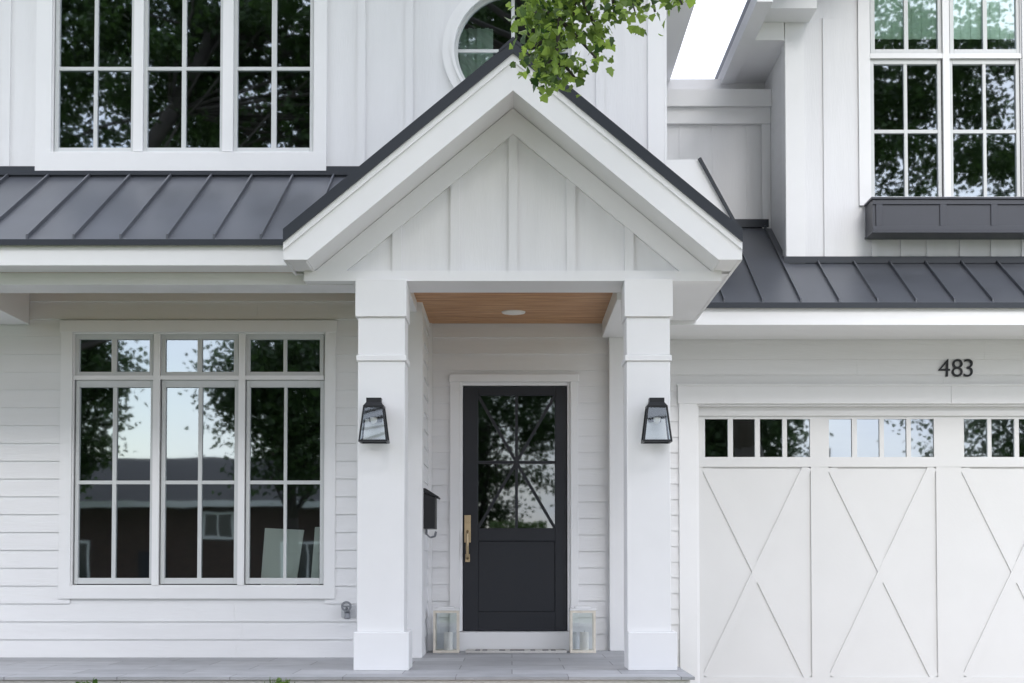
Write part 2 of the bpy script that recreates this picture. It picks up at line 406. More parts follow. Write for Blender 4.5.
# ---- main wall, lower storey
zlow1 = CAM+2.36
mb = MB(); lap(mb, XL, -.742, 0, zlow1, Y_MAIN, [hole_low]); part('front_wall', mb, SIDING)
mb = MB(); mb.box(XL-.02, XL+.10, Y_MAIN-.03, Y_MAIN-.0005, 0, 5.6); part('corner_board', mb, WHITE)
# ---- main wall, upper storey
cxr, czr = P(513, 50, Y_MAIN); RG = 56/123.8; SQ = .56
zt_main = CAM+4.9
holes = [hole_up, (cxr-SQ,czr-SQ,cxr+SQ,min(czr+SQ,zt_main-.02))]
mb = MB(); backing(mb, XL, XM, zlow1, zt_main, Y_MAIN, holes)
hs_ = [rect(37,-27,327,171.5,Y_MAIN), (cxr-.58,czr-.58,cxr+.58,czr+.58)]
bx = [XX(361.5,100,Y_MAIN)+.389*i for i in range(-17,8)]
bx = [b for b in bx if XL+.1 < b < XM-.2 and not (-4.25 < b < -1.45)] + [XX(7,80,Y_MAIN)]
battens(mb, bx, zlow1, zt_main, Y_MAIN, hs_)
# filler plate between the square opening and the round window
n = 96; fv = []; ztop = min(czr+SQ,zt_main-.02)
for i in range(n):
    a = 2*math.pi*i/n; c,s_ = math.cos(a), math.sin(a); k = SQ/max(abs(c),abs(s_))
    fv += [(cxr+(RG+.045)*c, Y_MAIN, czr+(RG+.045)*s_), (cxr+k*c, Y_MAIN, min(czr+k*s_, ztop))]
mb.add(fv, [(2*i,2*i+1,(2*i+3)%(2*n),(2*i+2)%(2*n)) for i in range(n)])
part('upper_wall', mb, BATTEN)
mb = MB(); mb.box(XX(648,150,Y_MAIN), XM+.004, Y_MAIN-.024, Y_MAIN-.0005, 2.9, zt_main); mb.box(XM+.005,XM+.026,Y_MAIN-.023,Y_MAIN+.16,2.9,zt_main); part('corner_board', mb, WHITE)
mb = MB(); mb.ring(cxr,czr,RG+.04,RG+.125,Y_MAIN-.026,Y_MAIN-.0005); mb.ring(cxr,czr,RG+.028,RG+.05,Y_MAIN-.04,Y_MAIN+.1)
rw = part('round_window', mb, WHITE, smooth=False)
mb = MB(); mb.ring(cxr,czr,RG,RG+.034,Y_MAIN+.015,Y_MAIN+.05); part('sash', mb, SASH, rw)
mb = MB(); mb.box(cxr-.014,cxr+.014,Y_MAIN+.02,Y_MAIN+.038,czr-RG,czr+RG); mb.box(cxr-RG,cxr-.014,Y_MAIN+.021,Y_MAIN+.038,czr-.013,czr+.013); mb.box(cxr+.014,cxr+RG,Y_MAIN+.021,Y_MAIN+.038,czr-.013,czr+.013); part('glazing_bar', mb, SASH, rw)
mb = MB(); mb.add([(cxr+(RG+.01)*math.cos(2*math.pi*i/64),Y_MAIN+.042,czr+(RG+.01)*math.sin(2*math.pi*i/64)) for i in range(64)], [tuple(range(64))]); part('pane', mb, GLASS, rw)
x0,z0,x1,z1 = rect(452,28,493,92,Y_MAIN+.3)
mb = MB(); 
for i in range(10):
    a = x0+(x1-x0)*i/10; b = x0+(x1-x0)*(i+1)/10; o_ = .02*(i%2)
    mb.box(a,b,Y_MAIN+.3+o_,Y_MAIN+.34+o_,z0,z1)
part('curtain', mb, FABRIC, rw)

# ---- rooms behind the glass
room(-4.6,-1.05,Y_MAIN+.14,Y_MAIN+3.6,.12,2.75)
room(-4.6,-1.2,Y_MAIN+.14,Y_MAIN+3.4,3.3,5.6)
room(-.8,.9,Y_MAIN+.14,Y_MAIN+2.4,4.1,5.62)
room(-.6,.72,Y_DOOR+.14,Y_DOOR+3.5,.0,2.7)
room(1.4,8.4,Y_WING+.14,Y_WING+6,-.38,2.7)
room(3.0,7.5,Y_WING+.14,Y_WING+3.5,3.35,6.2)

# ---- entry recess
dx0,dz0,dx1,dz1 = rect(463,386,567,631,Y_DOOR)
hole_d = rect(459.5,382,570.5,633,Y_DOOR)
mb = MB(); lap(mb, -.742, .845, 0, ZC+.2, Y_DOOR, [(hole_d[0],0,hole_d[2],hole_d[3])]); part('entry_wall', mb, SIDING)
mb = MB(); lap(mb, Y_MAIN+.141, Y_DOOR, 0, ZC+.2, -.742, (), 1); part('entry_side_wall', mb, SIDING)
mb = MB(); mb.box(-.742,-.70,Y_DOOR-.045,Y_DOOR-.0165,0,ZC); part('corner_board', mb, WHITE)
# door casing, jamb, step
cx0,cz0,cx1,cz1 = rect(450,374.5,578,650,Y_DOOR)
mb = MB(); mb.box(cx0,hole_d[0],Y_DOOR-.03,Y_DOOR-.0005,.0,hole_d[3]); mb.box(hole_d[2],cx1,Y_DOOR-.03,Y_DOOR-.0005,.0,hole_d[3]); mb.box(cx0-.008,cx1+.008,Y_DOOR-.036,Y_DOOR-.0005,hole_d[3],cz1)
mb.box(hole_d[0],dx0-.004,Y_DOOR,Y_DOOR+.13,dz0,hole_d[3]); mb.box(dx1+.004,hole_d[2],Y_DOOR,Y_DOOR+.13,dz0,hole_d[3]); mb.box(dx0-.004,dx1+.004,Y_DOOR,Y_DOOR+.13,dz1+.004,hole_d[3])
door = part('front_door', mb, WHITE, bevel=.003)
mb = MB(); mb.box(cx0+.02,cx1-.02,Y_DOOR-.16,Y_DOOR+.13,0.0,dz0-.004); part('door_step', mb, WHITE, door, bevel=.006)
gx0,gz0,gx1,gz1 = rect(478,395,555,528,Y_DOOR)
mb = MB(); ya,yb = Y_DOOR+.03, Y_DOOR+.075
mb.box(dx0,gx0,ya,yb,dz0,dz1); mb.box(gx1,dx1,ya,yb,dz0,dz1); mb.box(gx0,gx1,ya,yb,gz1,dz1)
mb.box(gx0,gx1,ya,yb,ZZ(541,Y_DOOR),gz0); pz = ZZ(541,Y_DOOR); pb = ZZ(612,Y_DOOR)
mb.box(gx0,gx1,ya+.012,yb,pb,pz); mb.box(gx0,gx1,ya,yb,dz0,pb)
part('door_leaf', mb, NAVY, door, bevel=.004)
mb = MB(); cxm=(gx0+gx1)/2; czm = ZZ(462,Y_DOOR); bw=.016
mb.box(cxm-bw*.8,cxm+bw*.8,ya+.006,ya+.03,gz0,gz1); mb.box(gx0,gx1,ya+.008,ya+.03,czm-bw*.8,czm+bw*.8)
def bar(mb, p, q, wd, y0, y1):
    dxx,dzz = q[0]-p[0], q[1]-p[1]; l = math.hypot(dxx,dzz); nx,nz = -dzz/l*wd/2, dxx/l*wd/2
    mb.prism([(p[0]+nx,p[1]+nz),(p[0]-nx,p[1]-nz),(q[0]-nx,q[1]-nz),(q[0]+nx,q[1]+nz)], y0, y1)
for q in ((gx0,gz0),(gx1,gz0),(gx0,gz1),(gx1,gz1)): bar(mb, (cxm,czm), q, .026, ya+.010, ya+.029)
part('glazing_bar', mb, NAVY, door)
mb = MB(); mb.quad((gx0,ya+.035,gz0),(gx1,ya+.035,gz0),(gx1,ya+.035,gz1),(gx0,ya+.035,gz1)); part('pane', mb, DGLASS, door)
hx = XX(467.5,540,Y_DOOR); hz0,hz1 = ZZ(562,Y_DOOR), ZZ(515,Y_DOOR)
mb = MB(); mb.box(hx-.028,hx+.028,ya-.012,ya,hz0+.17,hz1); mb.box(hx-.02,hx+.02,ya-.01,ya,hz0,hz0+.07)
mb.path([(hx,ya-.01,hz0+.27),(hx,ya-.06,hz0+.25),(hx,ya-.07,hz0+.14),(hx,ya-.06,hz0+.05),(hx,ya-.008,hz0+.03)],[.012,.013,.014,.013,.012],10)
mb.tube((hx,ya-.03,hz1-.05),(hx,ya-.01,hz1-.05),.018,.018,16)
part('door_handle', mb, BRASS, door, bevel=.002)
# right-hand block beside the door, closing the portico
mb = MB(); mb.box(.845,XM-.01,Y_DOOR-.10,Y_WING+.1,0,BEAM); part('entry_pier', mb, WHITE, bevel=.006)
mb = MB(); mb.box(.845,XM-.01,Y_DOOR,Y_WING+.1,BEAM,2.9+CAM*0); part('pier_cap', mb, WHITE)
mb = MB(); mb.box(-.86,-.742+.022,Y_MAIN-.10,Y_MAIN-.0165,0,BEAM+.05); mb.box(-.7415,-.742+.021,Y_MAIN-.016,Y_MAIN+.16,0,BEAM+.05); part('pilaster', mb, WHITE, bevel=.004)

# ---- portico
def column(pxs, cap, base):
    a0,a1 = XX(pxs[0],480,Y_COL), XX(pxs[1],480,Y_COL); D = .34
    mb = MB()
    mb.box(a0,a1,Y_COL,Y_COL+D,ZZ(632,Y_COL),ZZ(361,Y_COL))
    mb.box(a0-.012,a1+.012,Y_COL-.012,Y_COL+D+.012,ZZ(361,Y_COL),ZZ(355,Y_COL))
    mb.box(a0,a1,Y_COL,Y_COL+D,ZZ(355,Y_COL),ZZ(317,Y_COL))
    c = part('column', mb, WHITE, bevel=.005)
    b0,b1 = XX(base[0],650,Y_COL),XX(base[1],650,Y_COL); mb = MB(); mb.box(b0,b1,Y_COL-.03,Y_COL+D+.03,0,ZZ(632,Y_COL)); part('base', mb, WHITE, c, bevel=.005)
    b0,b1 = XX(cap[0],300,Y_COL),XX(cap[1],300,Y_COL); mb = MB(); mb.box(b0,b1,Y_COL-.02,Y_COL+D+.02,ZZ(317,Y_COL),BEAM-.001); part('capital', mb, WHITE, c, bevel=.005)
    return a0,a1
cl0,cl1 = column((357.5,404.5),(355.5,406.5),(354,409))
cr0,cr1 = column((627,670.5),(624.5,672.5),(629-1,677))
# gable outline
ga = P(513, 41, Y_GAB); gl = P(283.5, 229.5, Y_GAB); gr = P(742, 229.5, Y_GAB)
AX, AZ = ga; SL = ((AZ-gl[1])/(AX-gl[0]) + (AZ-gr[1])/(gr[0]-AX))/2; XGL, XGR = gl[0], gr[0]
def gtop(x): return AZ - SL*abs(x-AX)
TD, FH = .092, .255
Y_BACK = {-1: Y_MAIN+.0, 1: Y_MAIN+.0}
def slope_prism(mb, x0, x1, dtop, dbot, y0, y1):
    "sloping slab between x0 and x1 (one side of the ridge), dtop..dbot below the gable line"
    mb.prism([(x0,gtop(x0)-dbot),(x1,gtop(x1)-dbot),(x1,gtop(x1)-dtop),(x0,gtop(x0)-dtop)], y0, y1)
mb = MB()
slope_prism(mb, XGL, AX, 0, TD, Y_GAB-.03, Y_MAIN-.03); slope_prism(mb, AX, XGR, 0, TD, Y_GAB-.03, Y_MAIN-.03)
slope_prism(mb, XM+.03, XGR, 0, TD, Y_MAIN-.03, Y_RE+.45)
for i in range(1,6):     # standing seams on the slopes
    y = Y_GAB+.3*i
    for a,b in ((XGL,AX-.02),(AX+.02,XGR)):
        mb.prism([(a,gtop(a)),(b,gtop(b)),(b,gtop(b)+.025),(a,gtop(a)+.025)], y, y+.02)
mb.prism([(AX-.10,gtop(AX-.10)-.01),(AX,AZ-.01),(AX+.10,gtop(AX+.10)-.01),(AX+.10,gtop(AX+.1)+.012),(AX,AZ+.02),(AX-.10,gtop(AX-.1)+.012)][::1], Y_GAB-.035, Y_MAIN-.03)
part('gable_roof', mb, DARKM)
fz = BEAM + .075          # flat bottom of the fascia ends / eave soffit
def fascia_side(sgn):
    xe = XGL if sgn < 0 else XGR
    xk = AX + sgn*( (AZ-TD-FH-fz)/SL )     # where fascia underside reaches the flat end
    pts = [(AX,AZ-TD-FH),(xk,fz),(xe,fz),(xe,gtop(xe)-TD),(AX,AZ-TD)]
    if sgn > 0: pts = pts
    return pts, xk
mb = MB()
for s_ in (-1,1):
    pts,xk = fascia_side(s_); mb.prism(pts, Y_GAB, Y_GAB+.03)
    # crown strip just under the drip edge
    a,b = (XGL,AX) if s_<0 else (AX,XGR)
    slope_prism(mb, a, b, TD, TD+.052, Y_GAB-.014, Y_GAB-.0005)
    # eave return box
    mb.box(min(xk,a+.021 if s_<0 else b-.021), max(xk,a+.021 if s_<0 else b-.021), Y_GAB+.031, Y_PED+.0, fz, fz+.02)
    # level eave soffit and its outer fascia
    x_o = XGL if s_<0 else XGR; x_i = s_*1.13
    yb = Y_LE if s_<0 else Y_RE+.06
    if s_>0: mb.box(x_i,x_o-.021,Y_PED+.101,yb,fz,fz+.02); mb.box(x_o-.02,x_o+.001,Y_GAB+.031,yb,fz-.003,gtop(x_o)-TD)
    else: mb.box(x_o+.021,x_i,Y_PED+.101,Y_PED+.2,fz,fz+.02); mb.box(x_o-.001,x_o+.02,Y_GAB+.031,Y_LE+.35,fz-.003,gtop(x_o)-TD)
part('gable_fascia', mb, WHITE)
mb = MB()
slope_prism(mb, XGL+.15, AX, TD+FH-.02, TD+FH-.004, Y_GAB+.03, Y_PED+.02); slope_prism(mb, AX, XGR-.15, TD+FH-.02, TD+FH-.004, Y_GAB+.03, Y_PED+.02)
part('rake_soffit', mb, WHITE)
# pediment wall with battens and rake trim
mb = MB(); dz_ = TD+FH
zb = BEAM+.0755
hw = (AZ-dz_-zb)/SL
mb.prism([(AX-hw,zb),(AX+hw,zb),(AX,AZ-dz_)], Y_PED+.02, Y_PED+.1)
tri_in = lambda x: AZ-dz_-.185-SL*abs(x-AX)
for i in range(-3,4):
    x = AX + i*58.5/139.8; zt = tri_in(x)
    if zt > zb+.03: mb.box(x-.032,x+.032,Y_PED-.002,Y_PED+.0195,zb,zt+.03)
part('pediment', mb, BATTEN)
mb = MB()
for s_ in (-1,1):
    xo = AX+s_*(hw-.0); 
    pts = [(AX,AZ-dz_-.185),(AX+s_*(hw-.185/SL),zb),(AX+s_*hw,zb),(AX,AZ-dz_-.001)]
    mb.prism(pts, Y_PED-.012, Y_PED+.0195)
mb.box(XGL+.09,XGR-.09,Y_PED-.03,Y_PED+.10,BEAM-.0,BEAM+.0745)
part('pediment_trim', mb, WHITE)
mb = MB(); mb.box(-1.16,1.16,Y_PED,Y_PED+.45,BEAM+.001,BEAM+.12) ; mb.v = [(x,y+.001 if y<Y_PED+.01 else y,z) for x,y,z in mb.v]
mb = MB(); mb.box(-1.16,1.16,Y_PED+.101,Y_PED+.45,BEAM,BEAM+.12)
mb.box(.785,1.13,Y_PED+.45,Y_DOOR-.1,BEAM-.055,ZC+.02); mb.box(-1.13,-.765,Y_PED+.45,Y_MAIN-.1,BEAM,ZC+.02)
mb.box(-.765,-.742+.02,Y_MAIN-.1,Y_DOOR-.02,ZC-.04,ZC+.02) 
part('portico_beam', mb, WHITE, bevel=.004)
mb = MB(); yy = Y_PED+.3; 
while yy < Y_DOOR-.02:
    y1 = min(yy+.117, Y_DOOR-.0165); mb.box(-.80,.83,yy+.002,y1-.002,ZC,ZC+.02); yy += .12
mb.box(-.80,.83,Y_PED+.3,Y_DOOR-.017,ZC+.008,ZC+.03)
part('entry_ceiling', mb, WOOD)

# ---- left porch roof
def seam_roof(x0,x1,ye,ze,yt,zt,xs):
    mb = MB(); t=.03
    if isinstance(x1, tuple):      # the right edge runs up a valley
        xe, xt = x1; x1 = xe
        mb.add([(x0,ye,ze),(xe,ye,ze),(xt,yt,zt),(x0,yt,zt),(x0,ye,ze-t),(xe,ye,ze-t),(xt,yt,zt-t),(x0,yt,zt-t)],[(0,1,2,3),(4,5,6,7),(0,1,5,4),(1,2,6,5),(2,3,7,6),(3,0,4,7)])
        for x in xs:
            if xe <= x < xt-.05:
                k = (x-xe)/(xt-xe)+.02; ya = ye+(yt-ye)*k; za = ze+(zt-ze)*k
                mb.prism_x([(ya,za+.001),(yt,zt),(yt,zt+.034),(ya,za+.035)], x-.007, x+.007)
    else: mb.prism_x([(ye,ze),(yt,zt),(yt,zt-t),(ye,ze-t)], x0, x1)
    for x in xs:
        if x0 < x < x1: mb.prism_x([(ye+.005,ze+.002),(yt,zt),(yt,zt+.034),(ye+.005,ze+.036)], x-.007, x+.007)
    return mb
zle = ZZ(240,Y_LE); zlt = ZZ(176.5,Y_MAIN)
mb = seam_roof(XL-.3,(XGL+.02,-.6),Y_LE-.03,zle,Y_MAIN-.002,zlt,[-1.78-.331*i for i in range(-2,18)]); part('porch_roof', mb, METAL)
mb = MB(); mb.box(XL-.3,XX(330,170,Y_MAIN)+.25,Y_MAIN-.0265,Y_MAIN-.019,zlt-.02,ZZ(167,Y_MAIN)); mb.box(XL-.3,XGL+.02,Y_LE-.04,Y_LE-.031,zle-.045,zle-.002); mb.box(XL-.3,-1,Y_MAIN-.045,Y_MAIN-.035,zlt+.002,zlt+.03)
part('roof_flashing', mb, DARKM)
zfb = ZZ(265.5,Y_LE)
mb = MB(); mb.box(XL-.3,XGL-.002,Y_LE,Y_LE+.025,zfb,zle-.035); mb.box(XL-.3,XGL+.02,Y_LE+.025,11.2,zfb+.01,zfb+.03); part('porch_fascia', mb, WHITE, bevel=.003)
mb = MB(); zbm = CAM+2.04
mb.box(XL,-1.13,11.2,11.55,zbm,zfb+.009)
xb = XX(30,325,Y_MAIN); mb.box(xb-.28,xb,11.55,Y_MAIN-.017,ZZ(325,Y_MAIN),CAM+2.24)
part('porch_beam', mb, WHITE, bevel=.004)
mb = MB(); yy = 11.55
while yy < Y_MAIN-.02:
    y1 = min(yy+.12,Y_MAIN-.017); mb.box(XL,-1.1,yy+.002,y1-.002,CAM+2.24,CAM+2.26); yy += .12
mb.box(XL,-1.1,11.4,Y_MAIN-.018,CAM+2.25,CAM+2.28); part('porch_ceiling', mb, WOOD)
# far-left column of the porch (outside the picture)
mb = MB(); mb.box(-6.95,-6.6,10.95,11.29,0,zbm); c_ = part('column', mb, WHITE, bevel=.005)

# ---- garage wing
zre = ZZ(303,Y_RE); pitch_r = (ZZ(262.5,Y_WING)-zre)/(Y_WING-Y_RE)
zr_w = ZZ(262.5,Y_WING); zr_r = zre+pitch_r*(Y_REC-Y_RE)
rx = [1.836+.332*i for i in range(-2,24)]
mb = seam_roof(XW+.001,XR+.4,Y_RE-.03,zre,Y_WING-.002,zr_w,rx)
mb2 = seam_roof(1.0,XW,Y_RE-.03,zre,Y_REC-.002,zr_r,rx); mb.add(mb2.v,mb2.f)
part('garage_roof', mb, METAL)
gdx0,gdz0,gdx1,gdz1 = rect(697,404,1204,690,Y_WING)
GZ = gz(Y_WING)
hole_g = (gdx0, GZ-.02, gdx1, gdz1)
zsp = zr_w-.12
mb = MB(); lap(mb, 1.0, XR, GZ, zsp, Y_WING, [hole_g]); part('garage_wall', mb, SIDING)
mb = MB(); zwt = CAM+5.1
backing(mb, XW, XR, zsp, zwt, Y_WING, [hole_wing])
wroof = lambda x: CAM+5.03+.785*(min(x, XW+XR-x)-2.15)
hx0, hx1, hzt = hole_wing[0], hole_wing[2], hole_wing[3]
mb.prism([(XW,zwt+.0005),(hx0,zwt+.0005),(hx0,wroof(hx0)),(XW,wroof(XW))], Y_WING, Y_WING+.14)
mb.prism([(hx0,hzt),(hx1,hzt),(hx1,wroof(hx1)),(hx0,wroof(hx0))], Y_WING, Y_WING+.14)
mb.prism([(hx1,zwt+.0005),(XR,zwt+.0005),(XR,wroof(XR)),((XW+XR)/2,wroof((XW+XR)/2)),(hx1,wroof(hx1))], Y_WING, Y_WING+.14)
wx = [XX(844.5,150,Y_WING)+.283*i for i in range(-6,16)]
wx = [XX(826,150,Y_WING)-.0] + [XX(q,250,Y_WING) for q in (874,903,929,962,993,1024,1055,1090,1125,1160,1200)]
battens(mb, wx, zsp, zwt, Y_WING, [rect(858,-54,1036,206,Y_WING)], bw=.05)
apx = (XW+XR)/2; wsl = .785
part('wing_wall', mb, BATTEN)
mb = MB(); mb.box(XW-.02,XX(806,120,Y_WING)-.02,Y_WING-.024,Y_WING-.0005,zr_w-.05,zwt); mb.box(XW-.024,XW-.0005,Y_WING+.0,Y_WING+.16,zr_w-.05,zwt); part('corner_board', mb, WHITE)
mb = MB(); backing(mb, Y_WING+.141, 20, 2.9, zwt, XW, (), -1); part('wing_side_wall', mb, SIDING)
mb = MB(); mb.box(XW-.05,XR,Y_WING-.036,Y_WING-.019,zr_w-.01,zr_w+.05); mb.box(XM,XW-.026,Y_REC-.046,Y_REC-.0005,zr_r-.01,zr_r+.07); mb.box(XW-.045,XW-.025,Y_WING-.03,Y_REC-.04,zr_w-.05,zr_w+.0)
mb.box(1.0,XR+.4,Y_RE-.04,Y_RE-.031,zre-.05,zre-.002)
part('roof_flashing', mb, DARKM)
zrf = ZZ(325,Y_RE)
mb = MB(); mb.box(XGR-.3,XR+.4,Y_RE,Y_RE+.025,zrf,zre-.03); mb.box(1.13,XR+.4,Y_RE+.061,Y_WING-.017,zrf+.01,zrf+.03); part('garage_fascia', mb, WHITE, bevel=.003)
# garage door casing
mb = MB(); tx0 = XX(679,520,Y_WING); zc_ = ZZ(386.5,Y_WING)
mb.box(tx0,gdx0,Y_WING-.035,Y_WING-.0005,GZ,gdz1); mb.box(gdx1,gdx1+.16,Y_WING-.035,Y_WING-.0005,GZ,gdz1)
xj = XX(950,395,Y_WING); mb.box(tx0-.01,xj-.001,Y_WING-.04,Y_WING-.0005,gdz1,zc_); mb.box(xj+.001,gdx1+.17,Y_WING-.04,Y_WING-.0005,gdz1,zc_)
mb.box(tx0-.02,gdx1+.18,Y_WING-.05,Y_WING-.0005,zc_,zc_+.02)
mb.box(gdx0,gdx0+.02,Y_WING+.0,Y_WING+.13,GZ,gdz1-.02); mb.box(gdx0,gdx1,Y_WING,Y_WING+.13,gdz1-.02,gdz1)
gdoor = part('garage_door', mb, WHITE, bevel=.003)
YG = Y_WING+.075
secs = [(703,811),(829,936.5),(962,1070),(1088,1196)]
glz = [(705,728),(733,755),(760,782.5),(787,810)]
gls = [glz,[(829,852),(857,879.5),(884,906.5),(911,934)],[(964,987.5),(991.5,1014.5),(1019,1042),(1046,1069)],[(1090,1113),(1118,1140),(1145,1167),(1172,1195)]]
z_t,z_b = ZZ(419,YG),ZZ(457,YG); zp_t, zp_b = ZZ(467,YG), ZZ(677,YG)
holes=[]
for g4 in gls:
    for a,b in g4: holes.append((XX(a,438,YG),z_b,XX(b,438,YG),z_t))
mb = MB()
for a,b,c,d in cells(gdx0+.02,gdx1,GZ,gdz1-.02,holes): mb.box(a,b,YG,YG+.03,c,d)
leaf = part('door_panel', mb, GDOOR, gdoor)
mb = MB(); r_ = .02
xs2 = [(XX(a,570,YG),XX(b,570,YG)) for a,b in secs]
prev = gdx0+.021
for a,b in xs2: mb.box(prev,a,YG-r_,YG-.0005,GZ,zp_t); prev = b
mb.box(prev,gdx1-.001,YG-r_,YG-.0005,GZ,zp_t)
for a,b in xs2:
    mb.box(a,b,YG-r_,YG-.0005,GZ,zp_b)
    m_ = .03
    bar(mb,(a+m_,zp_t-.002),(b-m_,zp_b+.002),.085,YG-r_*.6,YG-.0006)
    c_ = ((a+b)/2,(zp_t+zp_b)/2)
    bar(mb,(a+m_,zp_b+.002),(b-m_,zp_t-.002),.085,YG-r_*.85,YG-.0006)
mb.box(gdx0+.021,gdx1-.001,YG-r_*1.2,YG-.0005,zp_t,ZZ(460,YG)); mb.box(gdx0+.021,gdx1-.001,YG-r_,YG-.0005,ZZ(416,YG),gdz1-.02)
part('cross_bracing', mb, GDOOR, gdoor)
for g4 in gls:
    x0 = XX(g4[0][0],438,YG); x1 = XX(g4[-1][1],438,YG); mb = MB(); mb.quad((x0-.01,YG+.02,z_b-.01),(x1+.01,YG+.02,z_b-.01),(x1+.01,YG+.02,z_t+.01),(x0-.01,YG+.02,z_t+.01)); part('pane', mb, GLASS, gdoor)

# ---- recess between main block and wing
zpar = ZZ(92,Y_REC)
mb = MB(); backing(mb, XM, XW, 2.7, zpar-.02, Y_REC); battens(mb, [XX(q,180,Y_REC) for q in (681,714,748)], 2.9, ZZ(126,Y_REC), Y_REC, bw=.035, t=.01); part('recess_wall', mb, BATTEN)
mb = MB(); mb.box(XM,XW-.001,Y_REC-.10,Y_REC+.3,ZZ(106,Y_REC-.1),zpar-.0); mb.box(XM,XW-.001,Y_REC-.05,Y_REC-.0005,ZZ(125,Y_REC),ZZ(106,Y_REC-.1)); mb.box(XW-.09,XW-.002,Y_REC-.04,Y_REC-.019,2.9,ZZ(125,Y_REC))
part('parapet_trim', mb, WHITE, bevel=.004)
mb = MB(); mb.box(XM,XW,Y_REC+.3,Y_REC+.7,3,ZZ(79,Y_REC+.3)); part('rear_wall', mb, WHITE)
# small saddle wall with a dark cap, between the gable and the main corner
q = [P(a,b,Y_RE+.5) for a,b in ((640,160),(698,159.5),(727,212),(740,236),(640,236))]
mb = MB(); mb.prism([q[0],q[4],q[3],q[2],q[1]], Y_RE+.5, Y_REC-.05); part('saddle_wall', mb, WHITE)
mb = MB(); nx = .022; mb.prism([(q[1][0],q[1][1]+.002),(q[3][0]+.0,q[3][1]+.002),(q[3][0]+nx,q[3][1]+.012),(q[1][0]+nx,q[1][1]+.012)], Y_RE+.46, Y_REC-.05); part('saddle_cap', mb, DARKM)

# ---- upper eaves and roofs
zs = CAM+4.9
mb = MB(); lap(mb, Y_MAIN+.141, 20, 2.9, zs, XM, (), 1); part('main_side_wall', mb, SIDING)
mb = MB(); lap(mb, Y_MAIN+.141, 20, -.3, zs, XL, (), -1); part('left_side_wall', mb, SIDING)
mb = MB(); mb.box(XL-.4,1.60,12.4,20.4,zs,zs+.2); part('main_eave', mb, WHITE)
mb = MB(); mb.prism_x([(12.35,zs+.2),(20.45,zs+.2),(16.2,zs+3.0)], XL-.45, 1.64); part('main_roof', mb, METAL)
mb = MB(); ze = CAM+4.88
mb.box(2.261,XW-.001,14.23,16.4,ze,ze+.02)
mb.box(2.261,XX(817,6,13.85),13.85,14.22,CAM+5.05,CAM+5.2); mb.box(2.261,XW-.03,14.205,14.229,ze,CAM+5.05)
mb.box(2.12,2.26,13.2,16.4,ze-.01,ze+.13)
part('wing_eave', mb, WHITE, bevel=.003)
mb = MB()
for s_ in (-1,1):
    xe = apx + s_*(apx-2.15)
    za = CAM+5.04; zt = za+wsl*(apx-2.15)
    mb.prism([(xe,za),(apx,zt),(apx,zt+.12),(xe,za+.12)], 13.2, 20.4)
part('wing_roof', mb, METAL)
mb = MB(); lap(mb, Y_WING+.141, 20, -.4, zwt, XR, (), 1); part('right_side_wall', mb, SIDING)
mb = MB(); mb.box(XL,XM,19.9,20,-.4,zs); mb.box(XM,XR,19.9,20,-.4,zwt); part('back_wall', mb, SIDING)
# blinds in the wing transoms
for a,b in ((872,941),(951,1019)):
    x0,z0,x1,z1 = rect(a,-42,b,39,Y_WING+.06); mb = MB()
    for i in range(14):
        p = x0+(x1-x0)*i/14; q_ = x0+(x1-x0)*(i+1)/14; mb.box(p,q_,Y_WING+.06+.008*(i%2),Y_WING+.07+.008*(i%2),z0,z1)
    part('blind', mb, FABRIC, win_wing)

# ------------------------------------------------------------------ things on and around the house
# white boards leaning inside behind the lower window
for (p, lab) in ((((261,578),(297,578),(304,530),(265,528)), 'wide white board leaning behind the right light of the lower window'),
          (((311,578),(320,578),(322,527),(315,527)), 'narrow white board leaning behind the right edge of the lower window')):
    Yb = Y_MAIN+.17; pts = [P(a,b,Yb) for a,b in p]; bxm = sum(q[0] for q in pts)/4
    mb = MB(); zf = pts[0][1]; mb.prism(pts, Yb, Yb+.02)
    # carry the board down to the room floor
    mb.prism([(pts[0][0]-.03,.13),(pts[1][0]-.03,.13),pts[1],pts[0]], Yb, Yb+.02)
    o = shiftmb(mb,(bxm,Yb,.12)).build('leaning_board', BOARD); o.location = (bxm,Yb,.12); tag(o, lab, 'board', 'boards leaning inside the window')

